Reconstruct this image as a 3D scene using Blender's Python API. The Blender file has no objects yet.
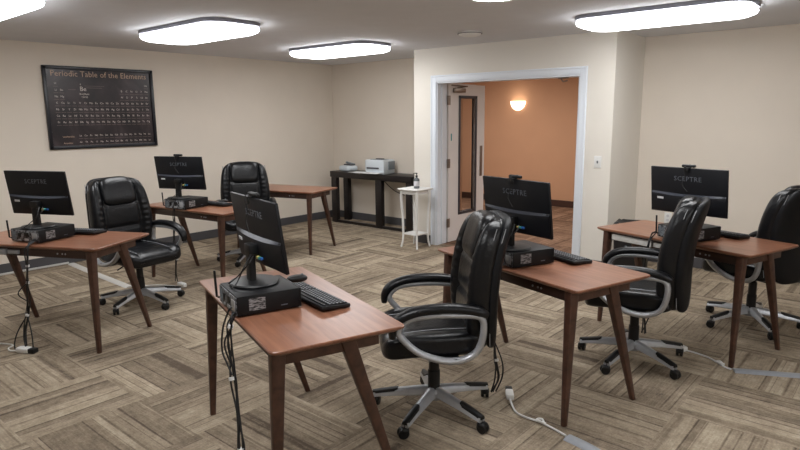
import bpy, bmesh, math, random
from math import sin, cos, pi, radians, atan2, sqrt, exp
from mathutils import Vector, Matrix
random.seed(7)
scene = bpy.context.scene
C = scene.collection
V = Vector

# ------------------------------------------------------------------ materials
def new_mat(name):
    m = bpy.data.materials.new(name); m.use_nodes = True
    nt = m.node_tree; b = nt.nodes['Principled BSDF']
    return m, nt, b
def N(nt, typ, **kw):
    n = nt.nodes.new(typ)
    for k, v in kw.items(): setattr(n, k, v)
    return n
def mathn(nt, op, a, b=None, c=None):
    n = nt.nodes.new('ShaderNodeMath'); n.operation = op
    for i, x in enumerate((a, b, c)):
        if x is None: continue
        if isinstance(x, (int, float)): n.inputs[i].default_value = x
        else: nt.links.new(x, n.inputs[i])
    return n.outputs[0]
def srgb(r, g, b):
    f = lambda c: (c/255/12.92) if c/255 <= .04045 else ((c/255+.055)/1.055)**2.4
    return (f(r), f(g), f(b), 1)
def plain(name, col, rough=.5, metal=0., noise=.06, scale=40., bump=0., bscale=200., spec=None, coat=0.):
    m, nt, b = new_mat(name)
    tc = N(nt, 'ShaderNodeTexCoord')
    nz = N(nt, 'ShaderNodeTexNoise'); nz.inputs['Scale'].default_value = scale; nz.inputs['Detail'].default_value = 3
    nt.links.new(tc.outputs['Object'], nz.inputs['Vector'])
    rp = N(nt, 'ShaderNodeValToRGB')
    lo = [max(0, c*(1-noise)) for c in col[:3]]+[1]; hi = [min(1, c*(1+noise)) for c in col[:3]]+[1]
    rp.color_ramp.elements[0].color = lo; rp.color_ramp.elements[1].color = hi
    rp.color_ramp.elements[0].position = .3; rp.color_ramp.elements[1].position = .7
    nt.links.new(nz.outputs[0], rp.inputs[0]); nt.links.new(rp.outputs[0], b.inputs['Base Color'])
    b.inputs['Roughness'].default_value = rough; b.inputs['Metallic'].default_value = metal
    if spec is not None: b.inputs['Specular IOR Level'].default_value = spec
    if coat: b.inputs['Coat Weight'].default_value = coat; b.inputs['Coat Roughness'].default_value = .2
    if bump:
        n2 = N(nt, 'ShaderNodeTexNoise'); n2.inputs['Scale'].default_value = bscale; n2.inputs['Detail'].default_value = 4
        nt.links.new(tc.outputs['Object'], n2.inputs['Vector'])
        bp = N(nt, 'ShaderNodeBump'); bp.inputs['Strength'].default_value = bump; bp.inputs['Distance'].default_value = .01
        nt.links.new(n2.outputs[0], bp.inputs['Height']); nt.links.new(bp.outputs[0], b.inputs['Normal'])
    return m
def emit(name, col, strength):
    m, nt, b = new_mat(name)
    b.inputs['Base Color'].default_value = col; b.inputs['Emission Color'].default_value = col
    b.inputs['Emission Strength'].default_value = strength
    return m
def wood(name, dark, mid, light, rough=.38, sx=2., sy=26.):
    m, nt, b = new_mat(name)
    tc = N(nt, 'ShaderNodeTexCoord'); mp = N(nt, 'ShaderNodeMapping')
    mp.inputs['Scale'].default_value = (sx, sy, sy)
    nt.links.new(tc.outputs['Object'], mp.inputs[0])
    nz = N(nt, 'ShaderNodeTexNoise'); nz.inputs['Scale'].default_value = 1.6; nz.inputs['Detail'].default_value = 6; nz.inputs['Distortion'].default_value = .6
    nt.links.new(mp.outputs[0], nz.inputs['Vector'])
    rp = N(nt, 'ShaderNodeValToRGB'); e = rp.color_ramp.elements
    e[0].position = .28; e[0].color = dark; e[1].position = .75; e[1].color = light
    x = e.new(.5); x.color = mid
    nt.links.new(nz.outputs[0], rp.inputs[0]); nt.links.new(rp.outputs[0], b.inputs['Base Color'])
    b.inputs['Roughness'].default_value = rough
    bp = N(nt, 'ShaderNodeBump'); bp.inputs['Strength'].default_value = .06; bp.inputs['Distance'].default_value = .004
    nt.links.new(nz.outputs[0], bp.inputs['Height']); nt.links.new(bp.outputs[0], b.inputs['Normal'])
    return m
def carpet(name, cols, tint, ox, oy, T=.61):
    m, nt, b = new_mat(name)
    tc = N(nt, 'ShaderNodeTexCoord'); sp = N(nt, 'ShaderNodeSeparateXYZ'); nt.links.new(tc.outputs['Object'], sp.inputs[0])
    X = mathn(nt, 'DIVIDE', mathn(nt, 'SUBTRACT', sp.outputs[0], ox), T)
    Y = mathn(nt, 'DIVIDE', mathn(nt, 'SUBTRACT', sp.outputs[1], oy), T)
    ix = mathn(nt, 'FLOOR', X); iy = mathn(nt, 'FLOOR', Y)
    fx = mathn(nt, 'SUBTRACT', X, ix); fy = mathn(nt, 'SUBTRACT', Y, iy)
    par = mathn(nt, 'FLOORED_MODULO', mathn(nt, 'ADD', ix, iy), 2.)
    # s across the stripes, a along them
    s = mathn(nt, 'ADD', fx, mathn(nt, 'MULTIPLY', par, mathn(nt, 'SUBTRACT', fy, fx)))
    a = mathn(nt, 'ADD', fy, mathn(nt, 'MULTIPLY', par, mathn(nt, 'SUBTRACT', fx, fy)))
    seed = mathn(nt, 'ADD', mathn(nt, 'MULTIPLY', ix, 7.31), mathn(nt, 'MULTIPLY', iy, 3.77))
    cv = N(nt, 'ShaderNodeCombineXYZ'); nt.links.new(mathn(nt, 'MULTIPLY', s, 3.1), cv.inputs[0]); nt.links.new(seed, cv.inputs[1])
    wn = N(nt, 'ShaderNodeTexNoise'); wn.inputs['Scale'].default_value = 1.; wn.inputs['Detail'].default_value = 1
    nt.links.new(cv.outputs[0], wn.inputs['Vector'])
    t = mathn(nt, 'ADD', mathn(nt, 'MULTIPLY', s, 7.5), mathn(nt, 'MULTIPLY', wn.outputs[0], 5.))
    cell = mathn(nt, 'FLOOR', t); fr = mathn(nt, 'SUBTRACT', t, cell)
    wv = N(nt, 'ShaderNodeCombineXYZ'); nt.links.new(cell, wv.inputs[0]); nt.links.new(seed, wv.inputs[1])
    wh = N(nt, 'ShaderNodeTexWhiteNoise', noise_dimensions='3D'); nt.links.new(wv.outputs[0], wh.inputs['Vector'])
    # streaks along the stripe
    sv = N(nt, 'ShaderNodeCombineXYZ'); nt.links.new(mathn(nt, 'MULTIPLY', s, 60.), sv.inputs[0]); nt.links.new(mathn(nt, 'MULTIPLY', a, 4.), sv.inputs[1]); nt.links.new(seed, sv.inputs[2])
    st = N(nt, 'ShaderNodeTexNoise'); st.inputs['Scale'].default_value = 1.; st.inputs['Detail'].default_value = 4; nt.links.new(sv.outputs[0], st.inputs['Vector'])
    gr = N(nt, 'ShaderNodeTexNoise'); gr.inputs['Scale'].default_value = 90.; gr.inputs['Detail'].default_value = 5; gr.inputs['Roughness'].default_value = .75; nt.links.new(tc.outputs['Object'], gr.inputs['Vector'])
    bl = N(nt, 'ShaderNodeTexNoise'); bl.inputs['Scale'].default_value = 7.; bl.inputs['Detail'].default_value = 3; nt.links.new(tc.outputs['Object'], bl.inputs['Vector'])
    md = N(nt, 'ShaderNodeTexNoise'); md.inputs['Scale'].default_value = 24.; md.inputs['Detail'].default_value = 6; md.inputs['Roughness'].default_value = .7; nt.links.new(tc.outputs['Object'], md.inputs['Vector'])
    base = mathn(nt, 'ADD', mathn(nt, 'MULTIPLY', wh.outputs['Value'], .40), .07)
    base = mathn(nt, 'ADD', base, mathn(nt, 'MULTIPLY', mathn(nt, 'SUBTRACT', md.outputs[0], .44), .7))
    v = mathn(nt, 'ADD', base, mathn(nt, 'MULTIPLY', mathn(nt, 'SUBTRACT', st.outputs[0], .5), .55))
    v = mathn(nt, 'ADD', v, mathn(nt, 'MULTIPLY', mathn(nt, 'SUBTRACT', gr.outputs[0], .5), .75))
    v = mathn(nt, 'ADD', v, mathn(nt, 'MULTIPLY', bl.outputs[0], .42))
    line = mathn(nt, 'SMOOTH_MIN', mathn(nt, 'MAXIMUM', mathn(nt, 'SUBTRACT', 1., mathn(nt, 'MULTIPLY', mathn(nt, 'ABSOLUTE', mathn(nt, 'SUBTRACT', fr, .14)), 8.)), 0.), mathn(nt, 'MULTIPLY', md.outputs[0], 1.9), .05)
    v = mathn(nt, 'SUBTRACT', v, mathn(nt, 'MULTIPLY', line, .36))
    rp = N(nt, 'ShaderNodeValToRGB'); e = rp.color_ramp.elements
    e[0].position = .05; e[0].color = cols[0]; e[1].position = .92; e[1].color = cols[3]
    x = e.new(.34); x.color = cols[1]; x = e.new(.62); x.color = cols[2]
    nt.links.new(v, rp.inputs[0])
    nt.links.new(rp.outputs[0], b.inputs['Base Color'])
    b.inputs['Roughness'].default_value = .95; b.inputs['Specular IOR Level'].default_value = .1
    bp = N(nt, 'ShaderNodeBump'); bp.inputs['Strength'].default_value = .35; bp.inputs['Distance'].default_value = .004
    nt.links.new(gr.outputs[0], bp.inputs['Height']); nt.links.new(bp.outputs[0], b.inputs['Normal'])
    return m
def glass_mat(name, tint=(1, 1, 1, 1)):
    m, nt, b = new_mat(name)
    out = nt.nodes['Material Output']
    tr = N(nt, 'ShaderNodeBsdfTransparent'); tr.inputs[0].default_value = tint
    gl = N(nt, 'ShaderNodeBsdfGlossy'); gl.inputs['Roughness'].default_value = .03
    fr = N(nt, 'ShaderNodeFresnel'); fr.inputs[0].default_value = 1.5
    mx = N(nt, 'ShaderNodeMixShader')
    nt.links.new(fr.outputs[0], mx.inputs[0]); nt.links.new(tr.outputs[0], mx.inputs[1]); nt.links.new(gl.outputs[0], mx.inputs[2])
    nt.links.new(mx.outputs[0], out.inputs[0])
    return m
def marks_mat(name, dark, light, scale, stretch=(1, 1, 1)):
    m, nt, b = new_mat(name)
    tc = N(nt, 'ShaderNodeTexCoord'); nz = N(nt, 'ShaderNodeTexNoise'); nz.inputs['Scale'].default_value = scale; nz.inputs['Detail'].default_value = 2
    mp = N(nt, 'ShaderNodeMapping'); mp.inputs['Scale'].default_value = stretch
    nt.links.new(tc.outputs['Object'], mp.inputs[0]); nt.links.new(mp.outputs[0], nz.inputs['Vector'])
    rp = N(nt, 'ShaderNodeValToRGB'); e = rp.color_ramp.elements
    e[0].position = .42; e[0].color = dark; e[1].position = .58; e[1].color = light
    nt.links.new(nz.outputs[0], rp.inputs[0]); nt.links.new(rp.outputs[0], b.inputs['Base Color']); b.inputs['Roughness'].default_value = .5
    return m

M = {}
M['wall'] = plain('wall_paint', srgb(220, 210, 197), .85, noise=.015, scale=3, bump=.02, bscale=180)
M['wall_white'] = plain('partition_paint', srgb(224, 219, 210), .85, noise=.015, scale=3, bump=.02, bscale=180)
M['orange'] = plain('orange_paint', srgb(196, 154, 124), .85, noise=.02, scale=3)
M['ceiling'] = plain('ceiling_paint', srgb(214, 215, 220), .9, noise=.02, scale=5, bump=.03, bscale=120)
M['base'] = plain('rubber_baseboard', srgb(74, 73, 76), .6, noise=.05, scale=6)
M['base_hall'] = plain('dark_hall_baseboard', srgb(62, 40, 32), .6, noise=.05, scale=6)
M['trim'] = plain('white_trim', srgb(224, 230, 238), .45, noise=.004)
M['door'] = plain('door_paint', srgb(226, 222, 220), .45, noise=.008, scale=8)
M['steel'] = plain('brushed_steel', srgb(140, 128, 118), .4, metal=.7, noise=.08, scale=60)
M['darkframe'] = plain('dark_frame', srgb(62, 60, 66), .5, noise=.05)
M['carpet'] = carpet('carpet_tiles', [srgb(92, 81, 70), srgb(129, 116, 100), srgb(157, 143, 124), srgb(187, 174, 153)], 1, -3.33, 1.52)
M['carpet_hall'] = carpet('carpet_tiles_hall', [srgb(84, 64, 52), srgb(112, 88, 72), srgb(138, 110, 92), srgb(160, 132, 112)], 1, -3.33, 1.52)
M['walnut'] = wood('walnut_top', srgb(114, 74, 56), srgb(131, 88, 67), srgb(148, 103, 79), .29)
M['walnut_leg'] = wood('walnut_leg', srgb(56, 36, 27), srgb(72, 46, 35), srgb(86, 57, 44), .42, sx=14, sy=14)
M['walnut_edge'] = wood('walnut_rail', srgb(46, 30, 25), srgb(58, 39, 31), srgb(70, 48, 39), .45)
M['leather'] = plain('black_leather', srgb(14, 15, 18), .31, noise=.15, scale=14, bump=.22, bscale=55, spec=.33)
M['leather_back'] = plain('black_vinyl_back', srgb(12, 13, 17), .52, noise=.12, scale=14, bump=.1, bscale=90, spec=.25)
M['stitch'] = plain('grey_stitching', srgb(150, 152, 156), .6)
M['silver'] = plain('silver_plastic', srgb(172, 174, 178), .35, metal=.45, noise=.04)
M['black'] = plain('black_plastic', srgb(13, 14, 16), .45, noise=.15, scale=30, spec=.4)
M['black_matte'] = plain('black_matte_plastic', srgb(13, 14, 17), .5, noise=.1, scale=30, spec=.3)
M['monitor'] = plain('monitor_shell', srgb(13, 15, 21), .5, noise=.08, scale=12, spec=.35)
M['ledge_highlight'] = plain('monitor_ledge_highlight', srgb(58, 62, 72), .4, noise=.05)  # paler than the shell: light caught by the bulge edge, painted as colour
M['screen'] = plain('screen_glass', srgb(10, 11, 14), .12, noise=.02)
M['letter'] = plain('grey_lettering', srgb(92, 97, 106), .4)
M['key'] = plain('dark_keys', srgb(30, 32, 37), .5, noise=.08)
M['legend'] = plain('key_legend', srgb(150, 154, 160), .5)
M['label'] = plain('paper_label', srgb(205, 205, 208), .6, noise=.05)
M['sticker'] = marks_mat('printed_sticker', srgb(30, 31, 34), srgb(150, 150, 152), 230, (1, .22, 1.2))
M['io'] = marks_mat('grey_port_panel', srgb(26, 27, 30), srgb(130, 132, 136), 70)
M['blue'] = plain('blue_plug', srgb(40, 96, 170), .4); M['yellow'] = plain('yellow_plug', srgb(188, 176, 92), .4); M['teal'] = plain('teal_plug', srgb(58, 150, 150), .4)
M['cable'] = plain('black_cable', srgb(20, 20, 22), .5); M['white'] = plain('white_plastic', srgb(226, 226, 224), .4, noise=.02)
M['tie'] = plain('white_tie', srgb(220, 220, 220), .5)
M['cover'] = plain('grey_cord_cover', srgb(150, 154, 160), .4, noise=.05)
M['cover_light'] = plain('light_cord_cover', srgb(196, 194, 190), .45, noise=.05)
M['console'] = wood('espresso_wood', srgb(17, 13, 15), srgb(24, 19, 20), srgb(32, 26, 26), .4)
M['printer'] = plain('printer_plastic', srgb(206, 214, 220), .45, noise=.02)
M['printer_grey'] = plain('printer_grey', srgb(120, 128, 134), .5)
M['paper'] = plain('paper', srgb(232, 234, 236), .7, noise=.02)
M['bottle'] = plain('clear_grey_bottle', srgb(98, 104, 108), .15, noise=.05)
M['pframe'] = plain('poster_frame', srgb(20, 22, 30), .35)
M['ptext'] = plain('poster_symbols', srgb(200, 190, 182), .6); M['ptitle'] = plain('poster_title', srgb(188, 160, 138), .6)
M['pline'] = plain('poster_lines', srgb(122, 106, 102), .6)
M['bin'] = plain('black_bin_plastic', srgb(13, 14, 20), .5, noise=.15, bump=.1, bscale=18)
M['glass'] = glass_mat('door_glass', (.86, .86, .86, 1))
M['lamp'] = emit('lamp_diffuser', (.98, .99, 1, 1), 13.)
M['fixture'] = plain('fixture_housing', srgb(132, 134, 146), .5, noise=.01)
M['sconce'] = emit('sconce_glass', (1., .86, .66, 1), 3.)
def poster_mat():
    m, nt, b = new_mat('poster_print')
    tc = N(nt, 'ShaderNodeTexCoord'); nz = N(nt, 'ShaderNodeTexNoise'); nz.inputs['Scale'].default_value = 4.; nz.inputs['Detail'].default_value = 6; nz.inputs['Distortion'].default_value = .8
    nt.links.new(tc.outputs['Object'], nz.inputs['Vector'])
    rp = N(nt, 'ShaderNodeValToRGB'); e = rp.color_ramp.elements
    e[0].position = .3; e[0].color = srgb(20, 17, 22); e[1].position = .75; e[1].color = srgb(70, 58, 62)
    x = e.new(.52); x.color = srgb(40, 31, 34)
    nt.links.new(nz.outputs[0], rp.inputs[0]); nt.links.new(rp.outputs[0], b.inputs['Base Color']); b.inputs['Roughness'].default_value = .3
    return m
M['poster'] = poster_mat()

# ------------------------------------------------------------------ mesh helpers
class MB:
    def __init__(s): s.bm = bmesh.new()
    def box(s, c, d, rot=None, bev=0., seg=2):
        r = bmesh.ops.create_cube(s.bm, size=1.)
        vs = r['verts']
        for v in vs: v.co = V((v.co.x*d[0], v.co.y*d[1], v.co.z*d[2]))
        if bev:
            es = list({e for v in vs for e in v.link_edges})
            q = bmesh.ops.bevel(s.bm, geom=es, offset=bev, segments=seg, profile=.5, affect='EDGES')
            fs = set(q['faces']); vs = list({v for f in q['faces'] for v in f.verts} | {v for v in vs if v.is_valid})
        for v in vs:
            if rot is not None: v.co = rot @ v.co
            v.co += V(c)
        return s
    def ring_loft(s, rings, cap=True, closed=True):
        L = [[s.bm.verts.new(V(p)) for p in r] for r in rings]
        n = len(L[0])
        for a, b in zip(L, L[1:]):
            for i in range(n if closed else n-1):
                j = (i+1) % n
                s.bm.faces.new((a[i], a[j], b[j], b[i]))
        if cap and closed:
            s.bm.faces.new(list(reversed(L[0]))); s.bm.faces.new(L[-1])
        return s
    def tube(s, pts, r, seg=8, smooth=True, radii=None, closed=False, flat=None, ref=None):
        """sweep an ellipse along pts.  flat=(a,b): half sizes across ref normal and in plane"""
        pts = [V(p) for p in pts]
        n = len(pts); rings = []
        for i, p in enumerate(pts):
            if closed: t = pts[(i+1) % n]-pts[i-1]
            else: t = pts[min(i+1, n-1)]-pts[max(i-1, 0)]
            if t.length < 1e-9: t = V((0, 0, 1))
            t.normalize()
            if ref is not None: u = V(ref)
            else: u = V((0, 0, 1)) if abs(t.z) < .9 else V((1, 0, 0))
            a = t.cross(u)
            if a.length < 1e-6: a = t.cross(V((0, 1, .1)))
            a.normalize(); b = a.cross(t).normalized()
            k = radii[i] if radii else 1.
            ra, rb = (r*k, r*k) if flat is None else (flat[0]*k, flat[1]*k)
            rings.append([p + a*cos(q*2*pi/seg)*rb + b*sin(q*2*pi/seg)*ra for q in range(seg)])
        if closed: rings.append(rings[0]); s.ring_loft(rings, cap=False); bmesh.ops.remove_doubles(s.bm, verts=s.bm.verts, dist=1e-6)
        else: s.ring_loft(rings)
        return s
    def lathe(s, prof, seg=24, c=(0, 0, 0), mat=None):
        rings = [[V((max(r, 1e-4)*cos(q*2*pi/seg), max(r, 1e-4)*sin(q*2*pi/seg), z)) for q in range(seg)] for r, z in prof]
        if mat is not None: rings = [[mat @ p for p in r] for r in rings]
        rings = [[p+V(c) for p in r] for r in rings]
        return s.ring_loft(rings)
    def pillow(s, c, d, p=4., n=14, fn=None, rot=None):
        """a superellipsoid cushion with full sizes d; fn warps unit coords -> offset"""
        m = n+1; D = {}; Q = []
        def gv(x, y, z):
            k = (round(x*m*2), round(y*m*2), round(z*m*2))
            if k not in D: D[k] = s.bm.verts.new((x, y, z))
            return D[k]
        g = [-1+2*i/m for i in range(m+1)]
        for ax in range(3):
            for sg in (-1., 1.):
                for i in range(m):
                    for j in range(m):
                        q = []
                        for x, y in ((g[i], g[j]), (g[i+1], g[j]), (g[i+1], g[j+1]), (g[i], g[j+1])):
                            w = [x, y]; w.insert(ax, sg); q.append(gv(*w))
                        s.bm.faces.new(q)
        allv = list(D.values())
        pp = p if isinstance(p, (tuple, list)) else (p, p, p)
        for v in allv:
            a = v.co.copy()
            lo, hi = 0., 1.
            for _ in range(26):        # scale onto the superellipsoid |x|^p+|y|^q+|z|^r = 1
                k = (lo+hi)/2
                if (abs(a.x)*k)**pp[0]+(abs(a.y)*k)**pp[1]+(abs(a.z)*k)**pp[2] > 1: hi = k
                else: lo = k
            u = a*k
            co = V((u.x*d[0]/2, u.y*d[1]/2, u.z*d[2]/2))
            if fn: co = fn(u, co)
            if rot is not None: co = rot @ co
            v.co = co+V(c)
        return s
    def build(s, name, mat, parent=None, angle=35, smooth=True):
        bmesh.ops.recalc_face_normals(s.bm, faces=s.bm.faces)
        me = bpy.data.meshes.new(name); s.bm.to_mesh(me); s.bm.free()
        me.materials.append(mat)
        if smooth:
            me.shade_smooth()
            me.set_sharp_from_angle(angle=radians(angle))
        o = bpy.data.objects.new(name, me); C.objects.link(o)
        if parent is not None: o.parent = parent
        return o
def rrect(w, d, r, seg=5):
    P = []
    for cx, cy, a0 in ((w/2-r, d/2-r, 0), (-w/2+r, d/2-r, pi/2), (-w/2+r, -d/2+r, pi), (w/2-r, -d/2+r, 1.5*pi)):
        for i in range(seg+1):
            a = a0+i*pi/2/seg; P.append((cx+r*cos(a), cy+r*sin(a)))
    return P
def spline(P, n=8, closed=False):
    P = [V(p) for p in P]; out = []
    m = len(P)
    for i in range(m if closed else m-1):
        if closed: a, b, c, d = P[i-1], P[i], P[(i+1) % m], P[(i+2) % m]
        else: a, b, c, d = P[max(i-1, 0)], P[i], P[i+1], P[min(i+2, m-1)]
        for k in range(n):
            t = k/n
            out.append(.5*((2*b)+(c-a)*t+(2*a-5*b+4*c-d)*t*t+(3*b-a-3*c+d)*t**3))
    if not closed: out.append(P[-1])
    return out
def tag(o, label=None, cat=None, group=None, kind=None):
    if label: o['label'] = label
    if cat: o['category'] = cat
    if group: o['group'] = group
    if kind: o['kind'] = kind
    return o
def thing(name, label, cat, loc=(0, 0, 0), rz=0, group=None):
    o = bpy.data.objects.new(name, None); C.objects.link(o)
    o.empty_display_size = .1
    o.location = loc; o.rotation_euler = (0, 0, rz)
    return tag(o, label, cat, group)
def copy_tree(o, parent=None):
    c = o.copy(); C.objects.link(c)
    if parent is not None: c.parent = parent
    for ch in list(o.children): copy_tree(ch, c)
    return c
def dup(o, loc, rz, label, group=None):
    c = copy_tree(o); c.location = loc; c.rotation_euler = (0, 0, rz); c['label'] = label
    if group: c['group'] = group
    return c
def struct(name, mb, mat, parent=None, **kw):
    o = mb.build(name, mat, parent, **kw)
    if parent is None: o['kind'] = 'structure'
    return o
def textmesh(name, txt, size, mat, parent, matrix, extrude=.0006, align='CENTER', spacing=1.):
    cu = bpy.data.curves.new(name, 'FONT'); cu.body = txt; cu.size = size; cu.extrude = extrude
    cu.align_x = align; cu.align_y = 'CENTER'; cu.space_character = spacing; cu.resolution_u = 2
    t = bpy.data.objects.new(name, cu); C.objects.link(t)
    dg = bpy.context.evaluated_depsgraph_get()
    me = bpy.data.meshes.new_from_object(t.evaluated_get(dg)); bpy.data.objects.remove(t)
    me.transform(matrix); me.materials.clear(); me.materials.append(mat)
    if parent is None: return me
    o = bpy.data.objects.new(name, me); C.objects.link(o); o.parent = parent
    return o

# ------------------------------------------------------------------ the room
H = 2.44
XL, XR, YB, YF = -7.316, 3.2, 6.86, -1.8        # left wall, right wall, back wall, wall behind the camera
PX0, PX1, PY = -4.972, -2.401, 6.068            # door partition box
DX0, DX1, DH = -4.615, -2.762, 2.035            # door opening
HY = 10.1                                       # hallway far wall
b = MB(); b.box(((XL+XR)/2, (YF+PY+.1)/2, -.05), (XR-XL+.3, PY+.1-YF, .1)); b.box(((XL+PX0)/2-.1, (PY+.1+YB)/2+.05, -.05), (PX0-XL+.2, YB-PY, .1)); b.box(((XR+PX1)/2+.1, (PY+.1+YB)/2+.05, -.05), (XR-PX1+.2, YB-PY, .1))
struct('floor', b, M['carpet'], smooth=False)
b = MB(); b.box((-4, (PY+.1+HY+.1)/2, -.055), (9, HY+.1-PY-.1, .1))
struct('floor.001', b, M['carpet_hall'], smooth=False)
b = MB(); b.box(((XL+XR)/2, (YF+YB)/2, H+.05), (XR-XL+.3, YB-YF+.3, .1)); struct('ceiling', b, M['ceiling'], smooth=False)
b = MB(); b.box((-4, (YB+.15+HY+.1)/2, H+.055), (9, HY-YB-.05, .1)); struct('ceiling.001', b, M['ceiling'], smooth=False)
b = MB(); b.box((XL-.06, (YF+YB)/2, H/2), (.12, YB-YF+.24, H)); struct('wall_left', b, M['wall'], smooth=False)
b = MB(); b.box(((XL+PX0)/2, YB+.06, H/2), (PX0-XL, .12, H)); struct('wall_back', b, M['wall'], smooth=False)
b = MB(); b.box(((XR+PX1)/2, YB+.06, H/2), (XR-PX1, .12, H)); struct('wall_alcove', b, M['wall'], smooth=False)
b = MB(); b.box((XR+.06, (YF+YB)/2, H/2), (.12, YB-YF+.24, H)); struct('wall_right', b, M['wall'], smooth=False)
b = MB(); b.box(((XL+XR)/2, YF-.06, H/2), (XR-XL, .12, H)); struct('wall_rear', b, M['wall'], smooth=False)
b = MB()
PT = .19
b.box(((PX0+DX0)/2, PY+PT/2, H/2), (DX0-PX0, PT, H)); b.box(((PX1+DX1)/2, PY+PT/2, H/2), (PX1-DX1, PT, H))
b.box(((DX0+DX1)/2, PY+PT/2, (H+DH)/2), (DX1-DX0, PT, H-DH))
b.box((PX0+.05, (PY+PT+YB+.12)/2, H/2), (.10, YB+.12-PY-PT, H)); b.box((PX1-.05, (PY+PT+YB+.12)/2, H/2), (.10, YB+.12-PY-PT, H))
struct('wall_partition', b, M['wall_white'], smooth=False)
b = MB(); b.box((-4, HY+.06, H/2), (9, .12, H)); b.box((-8.45, (YB+HY)/2+.1, H/2), (.1, HY-YB, H)); b.box((.45, (YB+HY)/2+.1, H/2), (.1, HY-YB, H))
struct('wall_hallway', b, M['orange'], smooth=False)
b = MB(); b.box((PX0+.105, (PY+PT+YB+.12)/2, H/2), (.01, YB+.12-PY-PT, H)); b.box((PX1-.105, (PY+PT+YB+.12)/2, H/2), (.01, YB+.12-PY-PT, H))
b.box((-6.2, YB+.125, H/2), (2.4, .01, H))
struct('wall_vestibule', b, M['orange'], smooth=False)
BH = .115
def baseboard(name, c, d, m=M['base']):
    b = MB(); b.box((c[0], c[1], BH/2), (d[0], d[1], BH), bev=.004); struct(name, b, m, smooth=False)
baseboard('baseboard_left', (XL+.006, (YF+YB)/2), (.012, YB-YF))
baseboard('baseboard_back', ((XL+PX0)/2, YB-.006), (PX0-XL-.03, .012))
baseboard('baseboard_alcove', ((XR+PX1)/2, YB-.006), (XR-PX1-.03, .012))
baseboard('baseboard_partition_left', ((PX0+DX0-.075)/2, PY-.006), (DX0-.075-PX0, .012))
baseboard('baseboard_partition_right', ((PX1+DX1+.085)/2, PY-.006), (PX1-DX1-.085, .012))
baseboard('baseboard_partition_side', (PX1+.006, (PY+YB)/2), (.012, YB-PY-.02))
baseboard('baseboard_hallway', (-4, HY-.006), (8.7, .012), M['base_hall'])
# door casing
b = MB(); cw = .08
for sx, x in ((-1, DX0), (1, DX1)):
    b.box((x+sx*cw/2, PY-.008, (DH+cw)/2), (cw, .016, DH+cw), bev=.003)
    b.box((x+sx*(cw-.012), PY-.012, (DH+cw)/2), (.02, .024, DH+cw), bev=.004)
b.box(((DX0+DX1)/2, PY-.008, DH+cw/2), (DX1-DX0+.001, .016, cw), bev=.003)
b.box(((DX0+DX1)/2, PY-.012, DH+cw-.012), (DX1-DX0+2*cw-.04, .024, .02), bev=.004)
struct('trim_1', b, M['trim'])
b = MB()   # jamb lining
for sx, x in ((-1, DX0), (1, DX1)): b.box((x-sx*.008, PY+PT/2, DH/2), (.016, PT+.002, DH))
b.box(((DX0+DX1)/2, PY+PT/2, DH-.008), (DX1-DX0-.03, PT+.002, .016))
for sx, x in ((-1, DX0), (1, DX1)): b.box((x-sx*.024, PY+.10, DH/2), (.016, .05, DH-.03))
struct('trim_2', b, M['trim'])

# open door leaf (swung into the hallway)
door = bpy.data.objects.new('door_1', None); C.objects.link(door); door.location = (-4.605, 6.275, 0); door['kind'] = 'structure'
LW, LH, LT = .825, 2.015, .044
w0, w1, z0, z1 = .235, .615, .36, 1.865
b = MB()
b.box((0, w0/2, LH/2+.008), (LT, w0, LH)); b.box((0, (w1+LW)/2, LH/2+.008), (LT, LW-w1, LH))
b.box((0, (w0+w1)/2, z0/2+.008), (LT, w1-w0, z0)); b.box((0, (w0+w1)/2, (z1+LH)/2+.012), (LT, w1-w0, LH-z1))
b.build('door_leaf', M['door'], door, smooth=False)
b = MB()
for x in (-LT/2-.004, LT/2+.004):
    for yy, s in ((w0, .035), (w1, .035)): b.box((x, yy, (z0+z1)/2), (.012, s, z1-z0+.035), bev=.002)
    for zz in (z0, z1): b.box((x, (w0+w1)/2, zz), (.012, w1-w0+.03, .035), bev=.002)
b.build('window_frame', M['darkframe'], door)
b = MB(); b.bm.faces.new([b.bm.verts.new(q) for q in ((0, w0, z0), (0, w1, z0), (0, w1, z1), (0, w0, z1))]); b.build('window_glass', M['glass'], door, smooth=False)
for z in (.26, 1.03, 1.82):
    b = MB(); b.box((LT/2+.003, .0, z), (.012, .06, .115), bev=.003); b.tube([(LT/2+.012, -.012, z-.055), (LT/2+.012, -.012, z+.055)], .009, 10)
    b.build('hinge', M['steel'], door)
b = MB(); b.box((LT/2+.004, .745, 1.02), (.008, .055, .41), bev=.003); b.build('push_plate', M['steel'], door)
b = MB(); b.box((LT/2+.022, .2, 1.945), (.045, .23, .055), bev=.006)
b.tube([(LT/2+.03, .14, 1.975), (LT/2+.13, .22, 1.99), (LT/2+.06, -.02, 2.0)], .008, 8); b.build('door_closer', M['steel'], door)
b = MB(); b.box((LT/2+.001, .06, 1.36), (.004, .02, .09)); b.build('lock_edge_label', M['teal'], door)
# small bracket under the head of the frame
b = MB(); b.box((-2.99, 6.15, DH-.024), (.10, .05, .012), bev=.002); b.tube([(-3.02, 6.15, DH-.025), (-3.0, 6.17, DH-.06), (-2.95, 6.16, DH-.05)], .008, 8)
tag(b.build('door_stop_bracket', M['steel']), 'small metal bracket fixed under the door frame head at its right end', 'bracket')
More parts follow.
